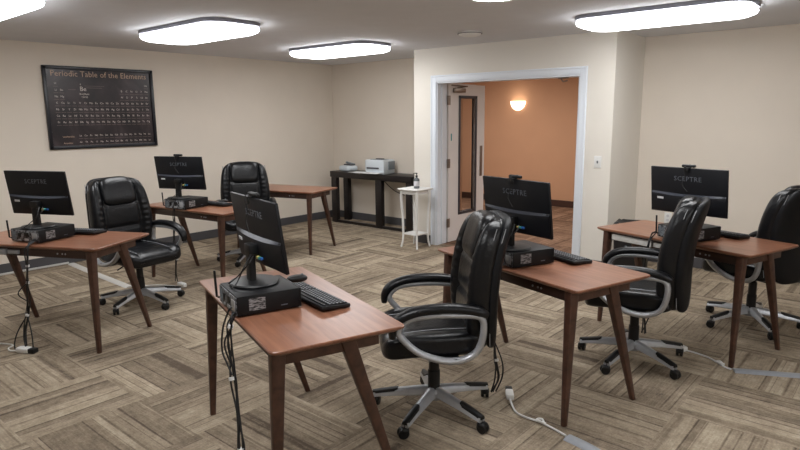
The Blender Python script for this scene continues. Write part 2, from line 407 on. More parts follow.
# wall sconce in the hall
sc = thing('wall_sconce', 'lit half-bowl wall sconce on the orange hallway wall', 'wall lamp', (-5.776, HY-.012, 1.80))
b = MB()
rings = []
for k in range(9):
    t = k/8; r = .155*cos(t*pi/2*.97); z = .085-.17*sin(t*pi/2)
    rings.append([V((r*cos(pi+q*pi/16), -(.012)+r*.62*sin(pi+q*pi/16), z)) for q in range(17)])
b.ring_loft(rings, cap=True, closed=True); b.build('glass_bowl', M['sconce'], sc)
b = MB(); b.box((0, -.004, 0), (.13, .016, .11), bev=.003); b.build('backplate', M['white'], sc)

# ------------------------------------------------------------------ ceiling lights
def make_light():
    t = thing('ceiling_light', '', 'ceiling light', (0, 0, H), 0, 'rounded rectangular ceiling lights')
    def rr_(w, d, r, z): return [(x, y, z) for x, y in rrect(w, d, r, 8)]
    b = MB(); b.ring_loft([rr_(1.335, .575, .17, 0), rr_(1.335, .575, .17, -.032), rr_(1.30, .54, .16, -.036)]); b.build('housing', M['fixture'], t)
    b = MB(); b.ring_loft([rr_(1.30, .54, .16, -.034), rr_(1.32, .56, .165, -.055), rr_(1.30, .54, .16, -.074), rr_(1.22, .47, .15, -.092), rr_(1.0, .32, .12, -.10)]); b.build('diffuser', M['lamp'], t, angle=60)
    return t
L0 = make_light()
spots = [(-5.15, 3.17, 'lit ceiling light above the far left desks and nearest the poster'),
         (-5.36, 5.14, 'lit ceiling light farthest back, left of the doorway'),
         (-1.71, 5.22, 'lit ceiling light at the right, in front of the alcove'),
         (-5.08, 1.4, 'lit ceiling light cut off by the top left corner'),
         (-1.66, 3.29, 'lit ceiling light of which only a tip shows at the top edge'),
         (-1.7, 1.1, 'lit ceiling light overhead, above the frame'), (1.6, 1.1, 'lit ceiling light to the right, beyond the frame'), (1.6, 3.2, 'lit ceiling light far to the right, beyond the frame')]
for i, (x, y, lb) in enumerate(spots):
    o = L0 if i == 0 else copy_tree(L0)
    o.location = (x, y, H); o['label'] = lb
sd = thing('smoke_detector', 'low white plastic ceiling detector near the door partition', 'smoke detector', (-3.53, 5.18, H))
b = MB(); b.lathe([(.06, 0), (.115, 0), (.12, -.012), (.105, -.03), (.07, -.042), (.02, -.045)], 28); b.build('detector_body', M['white'], sd)
b = MB(); b.lathe([(.111, -.013), (.123, -.014), (.123, -.019), (.107, -.02)], 28); b.build('vent_ring', M['darkframe'], sd)

# ------------------------------------------------------------------ framed periodic table
PYc, PZc, PW, PH = 3.207, 1.751, 1.242, .91
ps = thing('framed_poster', 'black framed periodic table poster hanging on the left wall', 'poster', (XL, PYc, PZc))
RP = Matrix(((0, 0, 1, 0), (1, 0, 0, 0), (0, 1, 0, 0), (0, 0, 0, 1)))     # text x -> +Y, y -> +Z, normal -> +X
b = MB(); f = .036
for s in (-1, 1):
    b.box((.016, s*(PW-f)/2, 0), (.032, f, PH), bev=.004); b.box((.016, 0, s*(PH-f)/2), (.032, PW-.01, f), bev=.004)
b.build('frame', M['pframe'], ps)
b = MB(); b.box((.009, 0, 0), (.014, PW-f, PH-f)); b.build('print', M['poster'], ps, smooth=False)
def at_poster(x, y): return Matrix.Translation((.0165, x, y)) @ RP
tt = textmesh('title_lettering', 'Periodic Table of the Elements', .088, M['ptitle'], ps, Matrix.Identity(4), spacing=1.04)
xs = [v.co.x for v in tt.data.vertices]; k = 1.075/(max(xs)-min(xs))
tt.data.transform(at_poster(-.0, .372) @ Matrix.Diagonal((k, 1, 1, 1)))
rows = ['H . . . . . . . . . . . . . . . . He', 'Li Be . . . . . . . . . . B C N O F Ne', 'Na Mg . . . . . . . . . . Al Si P S Cl Ar',
 'K Ca Sc Ti V Cr Mn Fe Co Ni Cu Zn Ga Ge As Se Br Kr', 'Rb Sr Y Zr Nb Mo Tc Ru Rh Pd Ag Cd In Sn Sb Te I Xe',
 'Cs Ba La Hf Ta W Re Os Ir Pt Au Hg Tl Pb Bi Po At Rn', 'Fr Ra Ac Rf Db Sg Bh Hs Mt Ds Rg Cn Nh Fl Mc Lv Ts Og']
fr = ['La Ce Pr Nd Pm Sm Eu Gd Tb Dy Ho Er Tm Yb Lu', 'Ac Th Pa U Np Pu Am Cm Bk Cf Es Fm Md No Lr']
cells = []
for r, row in enumerate(rows):
    for c, s in enumerate(row.split()):
        if s != '.': cells.append((s, -.50+c*.0605, .265-r*.0705, .031))
for r, row in enumerate(fr):
    for c, s in enumerate(row.split()): cells.append((s, -.285+c*.058, -.31-r*.072, .028))
def merged_text(name, items, mat, parent):
    bm = bmesh.new()
    for s, x, y, sz in items:
        me = textmesh('t', s, sz, mat, None, at_poster(x, y)); bm.from_mesh(me); bpy.data.meshes.remove(me)
    me = bpy.data.meshes.new(name); bm.to_mesh(me); bm.free(); me.materials.clear(); me.materials.append(mat)
    o = bpy.data.objects.new(name, me); C.objects.link(o); o.parent = parent; return o
merged_text('element_symbols', cells, M['ptext'], ps)
merged_text('sample_cell_lettering', [('Be', -.21, .21, .07), ('4', -.235, .26, .03), ('Beryllium', -.2, .155, .028), ('9.0122', -.2, .12, .026)], M['ptext'], ps)
merged_text('caption_lettering', [('Lanthanides', -.415, -.318, .026), ('Actinides', -.425, -.39, .026)], M['ptitle'], ps)
b = MB()
for r in range(7):
    y = .265-r*.0705-.032
    for c, s in enumerate(rows[r].split()):
        if s != '.': b.box((.0166, -.50+c*.0605, y), (.0006, .050, .0035))
for r in range(2):
    for c in range(15): b.box((.0166, -.285+c*.058, -.342-r*.072), (.0006, .048, .003))
b.box((.0166, -.09, .225), (.0006, .18, .004)); b.box((.0166, -.33, .20), (.0006, .08, .004)); b.box((.0166, -.08, .245), (.0006, .22, .003))
b.build('cell_rules', M['pline'], ps, smooth=False)

# ------------------------------------------------------------------ desks
DL, DW, DT = 1.2155, .5944, .757
def make_desk():
    t = thing('desk', '', 'desk', group='walnut desks')
    P = rrect(DL, DW, .03)
    def ins(d, z): return [(x-(d if x > 0 else -d), y-(d if y > 0 else -d), z) for x, y in P]
    b = MB(); b.ring_loft([ins(.022, DT-.026), ins(.003, DT-.014), ins(0, DT-.010), ins(0, DT-.003), ins(.003, DT)])
    b.build('tabletop', M['walnut'], t, angle=25)
    zt = DT-.026
    for sx in (-1, 1):
        for front in (1, 0):
            # slim tapering legs: straight at the back edge, raked towards the sitter
            top = V((sx*.525, .245 if front else -.05, zt)); bot = V((sx*.54, .279 if front else -.284, 0))
            b = MB(); rings = []
            for k in range(6):
                q = k/5; c = top.lerp(bot, q); hw = .024*(1-q)+.0135*q; hd = (.030 if front else .034)*(1-q)+.0145*q
                hw = hw if q > .02 else hw
                rr = rrect(2*hw, 2*hd, .006, 2)
                rings.append([(c.x+x, c.y+y, c.z) for x, y in rr])
            b.ring_loft(rings); b.build('leg', M['walnut_leg'], t)
    for y in (.235, -.06):
        b = MB(); b.box((0, y, zt-.032), (1.03, .02, .065), bev=.002); b.build('apron', M['walnut_edge'], t)
    for sx in (-1, 1):
        b = MB(); b.box((sx*.528, .02, zt-.03), (.024, .44, .06), bev=.002); b.build('end_rail', M['walnut_leg'], t)
    for x in (-.31, -.285, -.245):
        b = MB(); b.lathe([(.006, 0), (.006, .003), (.003, .004)], 10, (0, 0, 0), Matrix.Rotation(-pi/2, 4, 'X').to_3x3()); o = b.build('screw', M['silver'], t); o.location = (x, .245, zt-.035)
    return t
D0 = make_desk()
DESK = {'A': (-2.2483, 1.7853, 2.8107, 'walnut desk nearest the viewer in the left centre, a bundle of cables hanging off it'),
        'B': (-1.7274, 3.2492, 2.8407, 'walnut desk in the centre with its monitor in front of the open doorway'),
        'C': (-5.455, 3.315, -3.015, 'walnut desk second from the left, behind the leftmost armchair, a monitor on it'),
        'D': (-4.8699, 1.6911, -2.6736, 'walnut desk at the left edge, nearest below the poster, with grey strip on its rail'),
        'E': (-6.0435, 4.7989, -2.8661, 'bare walnut desk with nothing on it, at the back left'),
        'F': (-1.2283, 4.656, 2.8243, 'walnut desk at the right in front of the alcove, pale strip under its edge')}
desks = {}
for i, (k, (x, y, r, lb)) in enumerate(DESK.items()):
    o = D0 if i == 0 else copy_tree(D0)
    o.location = (x, y, 0); o.rotation_euler = (0, 0, r); o['label'] = lb; desks[k] = o
for k, u0, u1, m in (('D', .18, .58, 'cover'), ('F', .12, .47, 'cover_light')):
    b = MB(); b.box(((u0+u1)/2, .258, DT-.06), (u1-u0, .024, .042), bev=.003)
    o = b.build('cable_raceway', M[m], desks[k]); o['label'] = 'pale grey cable raceway strip along the desk rail'
    b = MB(); b.box((u0-.06, .256, DT-.06), (.09, .02, .03), bev=.003); b.build('raceway_end', M[m], o)

# ------------------------------------------------------------------ office chairs
def back_shape(u, co, front=1.):
    """bend of the backrest: co in metres, z from -.36 to .36"""
    z = co.z/.36
    y = co.y
    y += -.045*z*z*0 + .03*cos(z*1.6) - .05*max(0, z)**2
    return V((co.x, y, co.z))
def make_chair():
    t = thing('office_chair', '', 'office chair', group='black leather office chairs')
    # --- star base
    b = MB(); b.lathe([(.0, .075), (.045, .075), (.058, .095), (.058, .12), (.045, .135), (.0, .137)], 24); b.build('base_hub', M['silver'], t)
    for k in range(5):
        a = k*2*pi/5; R = Matrix.Rotation(a, 3, 'Z')
        b = MB(); rings = []
        for q in (0, .12, .3, .55, .8, 1.):
            x = .03+.315*q; z = .118-.03*q-.016*q*q; w = .032-.009*q; h = .029-.012*q
            rings.append([R @ V((x, yy*w, z+zz*h)) for yy, zz in ((-1, -.6), (-.75, .55), (-.35, 1), (.35, 1), (.75, .55), (1, -.6), (.6, -.9), (-.6, -.9))])
        b.ring_loft(rings); arm = b.build('base_arm', M['silver'], t, angle=50)
        b = MB(); rings = []
        for q in (.55, .62, .8, .95, 1.02):
            x = .03+.315*q; z = .118-.03*q-.016*q*q; w = (.026-.007*q)*(0.75 if q in (.55, 1.02) else 1.0); h = (.029-.012*q)
            rings.append([R @ V((x, yy*w, z+h+zz*.010)) for yy, zz in ((-1, -1.2), (-.8, .2), (-.3, .7), (.3, .7), (.8, .2), (1, -1.2))])
        b.ring_loft(rings); b.build('foot_pad', M['black'], arm)
        # caster: two wheels and a hood
        b = MB(); rc = .338; sw = radians(35+k*50)
        ctr = R @ V((rc, 0, 0)); Rw = Matrix.Rotation(a+sw, 3, 'Z')
        for s in (-1, 1):
            mat = Rw @ Matrix.Rotation(pi/2, 3, 'X')
            b.lathe([(0, -.009), (.024, -.009), (.0285, -.005), (.0285, .005), (.024, .009), (0, .009)], 20, tuple(ctr+V((0, 0, .0285))+Rw @ V((-.012, s*.0135, 0))), mat)
        b.pillow(tuple(ctr+V((0, 0, .041))+Rw @ V((-.006, 0, 0))), (.05, .05, .036), p=3, n=4, rot=Rw)
        b.tube([tuple(ctr+V((0, 0, .04))), tuple(ctr+V((0, 0, .078)))], .008, 8)
        b.build('caster', M['black'], t)
    b = MB(); b.lathe([(0, .12), (.034, .12), (.034, .24), (.029, .245), (.029, .34), (.022, .345), (.022, .40), (0, .40)], 20); b.build('gas_cylinder', M['black'], t)
    b = MB(); b.box((0, -.01, .395), (.16, .27, .045), bev=.012); b.tube([(.07, .06, .395), (.19, .07, .39), (.25, .075, .37)], .006, 8); b.box((0, -.2, .41), (.10, .2, .02), bev=.006); b.build('tilt_mechanism', M['black'], t)
    # --- seat
    b = MB()
    def seatfn(u, co):
        z = co.z; f = max(0, u.y)
        z += -.03*f**3*1.0 + .018*exp(-((abs(u.x)-.95)/.25)**2)*(u.z > 0)
        if u.z > 0: z -= .010*exp(-((abs(u.x)-.58)/.06)**2)*(u.y > -.9)
        if u.z > 0: z -= .007*exp(-((u.y-.30)/.05)**2)*(abs(u.x) < .58)
        return V((co.x*(1-.05*max(0, -u.y)), co.y, z))
    b.pillow((0, .03, .465), (.54, .54, .125), p=(6, 6, 3.2), n=26, fn=seatfn); seat = b.build('seat', M['leather'], t, angle=80)
    b = MB(); b.tube(spline([(-.155, -.2, .531), (-.158, .05, .530), (-.158, .24, .512)], 5), .0022, 5); b.tube(spline([(.155, -.2, .531), (.158, .05, .530), (.158, .24, .512)], 5), .0022, 5); b.build('stitching', M['stitch'], seat)
    # --- backrest (reclined): local frame then tilt
    TB = Matrix.Translation((0, -.288, .760)) @ Matrix.Rotation(radians(3), 4, 'X')
    def put(u, co, dy=0.):
        z = co.z/.36
        w = 1.0 + .06*exp(-((z+.1)/.5)**2) - .07*max(0, z)**3 - .12*max(0, -z)**2
        y = co.y + dy + .028*cos((z+.15)*1.7) - .03*max(0, z)**2 + .035*(u.x*u.x)*.9
        return V((co.x*w, y, co.z))
    def shellfn(u, co): return TB @ put(u, V((co.x, co.y*(1. if u.y < 0 else 1.), co.z)), -.03)
    b = MB(); b.pillow((0, 0, 0), (.51, .075, .71), p=(5, 3, 5), n=22, fn=shellfn); back = b.build('backrest', M['leather_back'], t, angle=80)
    # front upholstery with side bolsters and a seam each side of the middle panel
    def frontfn(u, co):
        c = put(u, co, .028)
        if u.y > 0:
            g = exp(-((abs(u.x)-.60)/.055)**2); c.y -= .022*g
            c.y += .020*exp(-((abs(u.x)-.84)/.16)**2)
            z = co.z/.36
            if abs(u.x) < .56: c.y -= .020*exp(-((z-.36)/.04)**2) + .018*exp(-((z+.22)/.04)**2); c.y += .012*exp(-((z+.55)/.25)**2)
            else: c.y += .0045*sin(z*46)*exp(-((abs(u.x)-.72)/.12)**2)*(abs(z) < .55)
        return TB @ c
    b = MB(); b.pillow((0, 0, 0), (.53, .13, .70), p=(5, 3, 5), n=44, fn=frontfn); b.build('back_cushion', M['leather'], back, angle=80)
    def headfn(u, co):
        c = V((co.x, co.y+.062, co.z+.236)); q = put(V((co.x/.25, u.y, u.z)), c, .0); q.y -= .012*exp(-(u.z/.2)**2)*0
        return TB @ q
    b = MB(); b.pillow((0, 0, 0), (.32, .11, .25), p=(4, 2.6, 4), n=14, fn=headfn); b.build('headrest', M['leather'], t, angle=80)
    # stitching along the sides of the back
    b = MB()
    for s in (-1, 1):
        for dy, xx in ((-.008, .252), (-.055, .246)):
            pts = []
            for k in range(14):
                z = -.31+k*.62/13
                pts.append(TB @ put(V((s, 0, z/.38)), V((s*xx, dy+.028, z)), 0.))
            b.tube(pts, .0022, 5)
    b.build('stitching', M['stitch'], back)
    # --- arms
    for s in (-1, 1):
        X = s*.298
        loop = spline([(X, .222, .585), (X, .19, .525), (X, .115, .46), (X*.985, .0, .415), (X*.97, -.10, .412), (X*.98, -.175, .455), (X, -.205, .55), (X, -.19, .635), (X, -.08, .652), (X, .05, .655), (X, .165, .64)], 6, closed=True)
        b = MB(); b.tube(loop, .02, 10, closed=True, flat=(.024, .0175), ref=(1, 0, 0)); arm = b.build('armrest', M['silver'], t, angle=60)
        pad = spline([(X, .252, .545), (X, .248, .595), (X, .21, .645), (X, .13, .677), (X, .02, .688), (X, -.09, .684), (X, -.18, .666), (X, -.225, .645)], 5)
        n = len(pad); rad = [.62+.38*min(1, 5*k/(n-1), 7*(n-1-k)/(n-1)) for k in range(n)]
        b = MB(); b.tube(pad, .02, 12, flat=(.036, .026), ref=(1, 0, 0), radii=rad); b.build('arm_pad', M['leather'], arm, angle=70)
        b = MB(); b.box((s*.262, -.03, .413), (.09, .12, .02), bev=.005); b.build('arm_bracket', M['black'], arm)
    return t
CH0 = make_chair()
CHAIRS = [(-1.933, 2.522, 136, 'black leather office chair in the centre foreground, beside the nearest desk'),
          (-1.343, 3.946, 103, 'black leather office chair between the centre desk and the right desk'),
          (-.895, 5.224, 69, 'black leather office chair at the right edge, its back turned, behind the right desk'),
          (-5.154, 2.446, -83, 'black leather office chair at the left, facing right, below the poster'),
          (-5.815, 4.06, -124, 'black leather office chair seen straight from the front, next to the bare desk')]
for i, (x, y, r, lb) in enumerate(CHAIRS):
    o = CH0 if i == 0 else copy_tree(CH0)
    o.location = (x, y, 0); o.rotation_euler = (0, 0, radians(r)); o['label'] = lb
    for ch in o.children:                      # the star base swivels under the seat
        if ch.name.startswith(('base_arm', 'caster')): ch.rotation_euler = (0, 0, radians((1.9, 16.4, 20.2, 19.6, -2.8)[i]))

# ------------------------------------------------------------------ desktop computers
def make_pc():
    t = thing('desktop_computer', '', 'computer', group='slim black desktop computers lying flat')
    # local: +X towards the sitter's side (front), -X rear with ports; width along Y
    w, d, h = .28, .29, .093
    b = MB(); b.box((0, 0, h/2+.004), (w, d, h-.004), bev=.004); b.build('case', M['black_matte'], t)
    b = MB(); b.box((0, -d/2-.002, h/2+.004), (w-.01, .006, h-.012), bev=.002); p = b.build('rear_panel', M['io'], t)
    for i, (x, z, sx, sz) in enumerate(((.1, .05, .05, .05), (.02, .06, .045, .03), (.02, .025, .04, .016), (-.05, .055, .03, .03), (-.05, .02, .02, .012))):
        b = MB(); b.box((x, -d/2-.006, z), (sx, .006, sz), bev=.002); b.build('port', M['black' if i % 2 else 'silver'], p)
    b = MB()
    for x in range(6): b.box((-.085-.0075*x, -d/2-.005, h/2+.004), (.003, .004, .06))
    b.build('vent_grille', M['printer_grey'], p)
    b = MB(); b.box((0, d/2+.004, h/2+.004), (w, .01, h-.004), bev=.004); f = b.build('front_bezel', M['black'], t)
    b = MB(); b.lathe([(.007, 0), (.007, .003), (0, .003)], 12, (.11, d/2+.009, .06), Matrix.Rotation(-pi/2, 3, 'X')); b.build('power_button', M['silver'], f)
    b = MB(); b.box((.1405, -.055, h/2+.006), (.0015, .075, .056)); s_ = b.build('sticker', M['label'], t); s_['label'] = 'printed grey sticker'
    s_.data.materials[0] = M['sticker']
    b = MB(); b.box((.1405, .07, .028), (.0012, .03, .004)); b.build('side_mark', M['letter'], t)
    b = MB()
    for x in (-.11, .11):
        for y in (-.11, .11): b.lathe([(.009, 0), (.009, .006)], 10, (x, y, 0))
    b.build('foot', M['black'], t)
    b = MB(); b.tube([(-.125, -d/2-.008, .03), (-.132, -d/2-.02, .035), (-.133, -d/2-.022, .09), (-.135, -d/2-.024, .16)], .006, 8); b.build('antenna', M['black'], t)
    return t
# sticker side must face the near end of the desk (-u): local -X; rear (-Y) faces the monitor-back edge
PC0 = make_pc()
PCS = {'A': (-2.294, 1.648, 71.5, 'slim black computer lying flat on the nearest desk, under the edge-on monitor'),
       'B': (-1.785, 3.165, 67, 'slim black computer lying flat on the centre desk in front of the doorway'),
       'C': (-5.485, 3.13, 102, 'slim black computer lying flat on the second desk from the left'),
       'D': (-4.865, 1.615, 110, 'slim black computer lying flat on the leftmost desk, upright antenna at its corner'),
       'F': (-1.205, 4.525, 66, 'slim black computer lying flat on the right desk, half hidden by a chair back')}
# direction given is the sitter-side (local +Y)
for i, (k, (x, y, a, lb)) in enumerate(PCS.items()):
    o = PC0 if i == 0 else copy_tree(PC0)
    o.location = (x, y, DT); o.rotation_euler = (0, 0, radians(a-90)); o['label'] = lb

# ------------------------------------------------------------------ monitors
def make_monitor(wid=.54):
    t = thing('monitor', '', 'monitor', group='black computer monitors seen from behind')
    # local: +Y = towards the sitter (screen side); -Y = back. origin at the base of the stand
    zc = .245
    T = Matrix.Translation((0, .028, zc)) @ Matrix.Rotation(radians(7.5), 4, 'X')
    W2, Hh = wid, .325
    def xf(mb):
        bmesh.ops.transform(mb.bm, matrix=T, verts=mb.bm.verts); return mb
    b = MB(); b.box((0, .004, 0), (W2, .016, Hh), bev=.003); panel = xf(b).build('panel', M['monitor'], t)
    b = MB(); b.box((0, .0125, .004), (W2-.016, .002, Hh-.026)); xf(b).build('screen', M['screen'], t, smooth=False)
    b = MB()   # thicker lower half with a sloping ledge
    prof = [(-.003, -.024), (-.003, -.156), (-.020, -.152), (-.028, -.125), (-.028, -.060), (-.022, -.036)]
    def crescent(pr):
        rings = []
        for k in range(17):
            q = -1+2*k/16; x = q*(W2/2-.008); d = 1-.80*abs(q)**2.2
            rings.append([V((x, -.003+(y+.003)*d, z+.010*q*q*(z > -.07))) for y, z in pr])
        return rings
    b.ring_loft(crescent(prof)); lower = xf(b).build('lower_housing', M['monitor'], t, angle=25)
    b = MB(); b.ring_loft(crescent([(-.0032, -.0215), (-.0225, -.0350), (-.0222, -.0368), (-.0032, -.0245)])); xf(b).build('ledge_highlight', M['ledge_highlight'], lower, angle=25)  # pale crescent strip painting the highlight along the housing's upper edge
    b = MB(); b.box((-W2/2+.08, -.0195, -.058), (.048, .004, .014), rot=Matrix.Rotation(radians(-6.5), 3, 'Z')); xf(b).build('label_sticker', M['label'], lower)
    b = MB()
    for j in range(5): b.box((-W2/2+.035, -.0075, -.075-.014*j), (.003, .004, .009))
    xf(b).build('vent_slots', M['black'], lower)
    for x, m in ((.085, 'blue'), (.065, 'teal'), (.045, 'yellow')):
        b = MB(); b.box((x, -.036, -.112), (.016, .014, .012), bev=.002); xf(b).build('cable_plug', M[m], lower)
    mt = T @ Matrix.Translation((0, -.0045, .085)) @ Matrix(((1, 0, 0, 0), (0, 0, -1, 0), (0, 1, 0, 0), (0, 0, 0, 1)))
    textmesh('lettering', 'SCEPTRE', .046, M['letter'], panel, mt, spacing=1.12)
    # stand
    b = MB(); b.lathe([(0, .0), (.115, .0), (.118, .005), (.112, .011), (.05, .017), (0, .018)], 36); b.build('stand_base', M['black'], t)
    b = MB(); rings = []
    for q in range(6):
        z = .012+.165*q/5; hw = .029-.004*q/5
        rings.append([V((x, y-.012, z)) for x, y in rrect(2*hw, .032, .01, 3)])
    b.ring_loft(rings); b.box((0, -.006, .165), (.07, .05, .05), bev=.008); b.build('stand_neck', M['black'], t)
    # video and power leads
    for pts in ([(.055, -.03, .15), (.075, -.075, .10), (.05, -.10, .03), (.06, -.13, .006)], [(.085, -.03, .15), (.10, -.06, .12), (.03, -.09, .05), (-.01, -.12, .012)]):
        b = MB(); b.tube(spline([V((p[0], p[1], p[2])) for p in pts], 6), .0032, 6); b.build('lead', M['cable'], t)
    return t
MN0 = make_monitor()
MONS = {'A': (-2.344, 1.69, -1.812, 'black monitor seen almost edge-on on the nearest desk'),
        'B': (-1.79, 3.125, -1.841, 'black monitor on the centre desk, in front of the open doorway'),
        'C': (-5.508, 3.097, -1.155, 'black monitor on the second desk from the left, right of the poster'),
        'D': (-4.864, 1.612, -1.129, 'black monitor on the leftmost desk, below the poster'),
        'F': (-1.21, 4.455, -1.787, 'black monitor on the right desk, against the alcove wall')}
mons = {}
for i, (k, (x, y, a, lb)) in enumerate(MONS.items()):
    o = MN0 if i == 0 else copy_tree(MN0)
    # a is the direction the back faces; local -Y -> that direction
    rz = a+pi/2
    off = V((-.0, -.028, 0)); off.rotate(Matrix.Rotation(rz, 3, 'Z'))
    o.location = (x+off.x, y+off.y, DT+.097); o.rotation_euler = (0, 0, rz); o['label'] = lb; mons[k] = o

# ------------------------------------------------------------------ webcams clipped on the monitors
def make_cam():
    t = thing('webcam', '', 'webcam', group='small black webcams clipped on the monitors')
    b = MB(); b.box((0, .008, .012), (.095, .026, .020), bev=.008, seg=3); b.build('camera_body', M['black'], t)
    b = MB(); b.lathe([(0, 0), (.009, 0), (.008, .004), (0, .004)], 16, (0, .021, .014), Matrix.Rotation(-pi/2, 3, 'X')); b.build('lens', M['screen'], t)
    b = MB(); b.box((0, -.008, .0025), (.03, .03, .005), bev=.001); b.box((0, -.021, -.014), (.026, .005, .03), bev=.001); b.build('clip', M['black'], t)
    b = MB(); b.tube(spline([(-.01, -.01, .012), (-.015, -.03, .0), (-.005, -.024, -.06), (-.02, -.027, -.11), (.02, -.03, -.16)], 6), .0025, 6); b.build('cord', M['printer_grey'] if False else M['cable'], t)
    return t
WC0 = make_cam(); first = True
for k, lb in (('A', 'black webcam clipped on top of the edge-on monitor'), ('B', 'black webcam on the monitor before the doorway'), ('C', 'black webcam on the monitor right of the poster'), ('F', 'black webcam on the monitor against the alcove wall')):
    o = WC0 if first else copy_tree(WC0); first = False
    m = mons[k]; p = V((0, .028-.0215+.004, .245+.1625)); p.rotate(Matrix.Rotation(m.rotation_euler.z, 3, 'Z'))
    o.location = m.location+p; o.rotation_euler = (0, 0, m.rotation_euler.z); o['label'] = lb

# ------------------------------------------------------------------ keyboards and mice
def make_kb():
    t = thing('keyboard', '', 'keyboard', group='black keyboards')
    R = Matrix.Rotation(radians(4), 3, 'X')
    b = MB(); b.box((0, 0, .011), (.445, .15, .018), rot=R, bev=.005); b.build('keyboard_body', M['black'], t)
    b = MB()
    def keys(x0, nx, rows=5, y0=-.05, p=.0192):
        for j in range(rows):
            for i in range(nx): b.box(R @ V((x0+i*p, y0+j*p+.0*i, .0235)), (.0155, .0155, .006), rot=R)
    keys(-.205, 15); keys(.092, 3); keys(.158, 4)
    for i in range(15): b.box(R @ V((-.205+i*.0192, .058, .0235)), (.0155, .011, .006), rot=R)
    b.build('keys', M['key'], t, smooth=False)
    b = MB()
    for j in range(5):
        for x0, nx in ((-.205, 15), (.092, 3), (.158, 4)):
            for i in range(nx): b.box(R @ V((x0+i*.0192-.002, -.048+j*.0192, .0268)), (.005, .006, .0006), rot=R)
    b.build('key_legends', M['legend'], t, smooth=False)
    return t
KB0 = make_kb()
# (x, y, dir of the sitter's side, label)
KBS = [(-2.17, 1.872, 'A', 'black keyboard on the nearest desk, right of the computer'), (-1.655, 3.415, 'B', 'black keyboard on the centre desk, right of the computer'),
       (-5.424, 3.40, 'C', 'black keyboard on the second desk from the left, behind the computer'), (-4.93, 1.868, 'D', 'black keyboard on the leftmost desk, behind the computer'), (-1.10, 4.80, 'F', 'black keyboard on the right desk beside the computer')]
for i, (x, y, k, lb) in enumerate(KBS):
    o = KB0 if i == 0 else copy_tree(KB0)
    o.location = (x, y, DT+.004); o.rotation_euler = (0, 0, DESK[k][2]+{'A': .1, 'B': -.09}.get(k, 0)); o['label'] = lb
def make_mouse():
    t = thing('computer_mouse', '', 'computer mouse', group='black computer mice')
    b = MB(); b.pillow((0, 0, .019), (.062, .112, .038), p=(3, 2.6, 2.2), n=8, fn=lambda u, co: V((co.x*(1-.1*u.y), co.y, max(co.z, -.017)+.002))); b.build('mouse_body', M['black'], t)
    b = MB(); b.lathe([(.009, -.004), (.011, 0), (.009, .004)], 14, (0, -.028, .034), Matrix.Rotation(pi/2, 3, 'Y')); b.build('scroll_wheel', M['printer_grey'], t)
    return t
MS0 = make_mouse()
for i, (x, y, k, lb) in enumerate([(-2.47, 2.02, 'A', 'black mouse on the nearest desk, behind the monitor'), (-5.44, 3.52, 'C', 'black mouse on the second desk from the left, beside the keyboard')]):
    o = MS0 if i == 0 else copy_tree(MS0)
    o.location = (x, y, DT); o.rotation_euler = (0, 0, DESK[k][2]); o['label'] = lb

# ------------------------------------------------------------------ console table, printer, small scanner, papers
ct = thing('console_table', 'long espresso console table against the back wall', 'console table', (-6.17, 6.63, 0))
CW, CD, CH = 1.64, .36, .80
b = MB(); b.box((0, 0, CH-.045), (CW, CD, .09), bev=.004); b.build('tabletop', M['console'], ct)
for x in (-CW/2+.065, CW/2-.055):
    for y in (-CD/2+.05, CD/2-.05):
        b = MB(); b.box((x, y, (CH-.09)/2), (.11, .07, CH-.09), bev=.003); b.build('leg', M['console'], ct)
for x in (.185,):
    b = MB(); b.box((x, -CD/2+.05, (CH-.09)/2+.0), (.12, .07, CH-.09), bev=.003); b.build('post', M['console'], ct)
b = MB(); b.box((0, -CD/2+.05, .02), (CW-.2, .05, .04), bev=.003); b.build('bottom_rail', M['console'], ct)
pr = thing('printer', 'white laser printer on the long dark console table', 'printer', (-6.085, 6.62, CH), radians(6))
b = MB(); b.box((0, 0, .105), (.345, .28, .20), bev=.02, seg=3); b.box((0, 0, .008), (.33, .27, .016)); b.build('body', M['printer'], pr)
b = MB(); b.box((0, -.01, .203), (.22, .18, .012), bev=.004); b.build('output_tray', M['printer_grey'], pr)
b = MB(); b.box((.02, -.02, .212), (.14, .03, .02), bev=.004); b.build('tray_flap', M['darkframe'], pr)
b = MB(); b.box((-.02, -.152, .085), (.22, .006, .022), bev=.002); b.build('paper_slot', M['darkframe'], pr)
b = MB(); b.box((0, -.20, .02), (.30, .14, .012), bev=.003); b.build('paper_tray', M['paper'], pr)
b = MB(); b.box((.176, .05, .12), (.012, .16, .12), bev=.004); b.build('side_panel', M['printer_grey'], pr)
fx = thing('office_machine', 'small grey-white desk machine with dark top at the left of the console table', 'office machine', (-6.75, 6.62, CH), radians(-6))
b = MB(); b.pillow((0, 0, .045), (.26, .2, .086), p=(6, 6, 4), n=6); b.build('body', M['printer'], fx)
b = MB(); b.box((0, .02, .095), (.17, .09, .022), bev=.006); b.build('handset_cradle', M['darkframe'], fx)
b = MB(); b.box((-.02, .06, .112), (.2, .04, .03), rot=Matrix.Rotation(radians(8), 3, 'Y'), bev=.008); b.build('top_bar', M['printer_grey'], fx)
pp = MB(); 
for i in range(3): pp.box((-6.44+.012*i, 6.53+.006*i, CH+.002+.002*i), (.28, .2, .0016), rot=Matrix.Rotation(radians(6*i-4), 3, 'Z'))
tag(pp.build('paper_sheets', M['paper'], smooth=False), 'loose white paper sheets lying on the console table between the two machines', 'papers')
b = MB(); b.tube(spline([(-6.10, 6.772, .83), (-6.26, 6.838, .80), (-6.227, 6.84, .69), (-6.126, 6.84, .60), (-6.006, 6.84, .53), (-5.907, 6.84, .495), (-5.80, 6.84, .47)], 8), .006, 8)
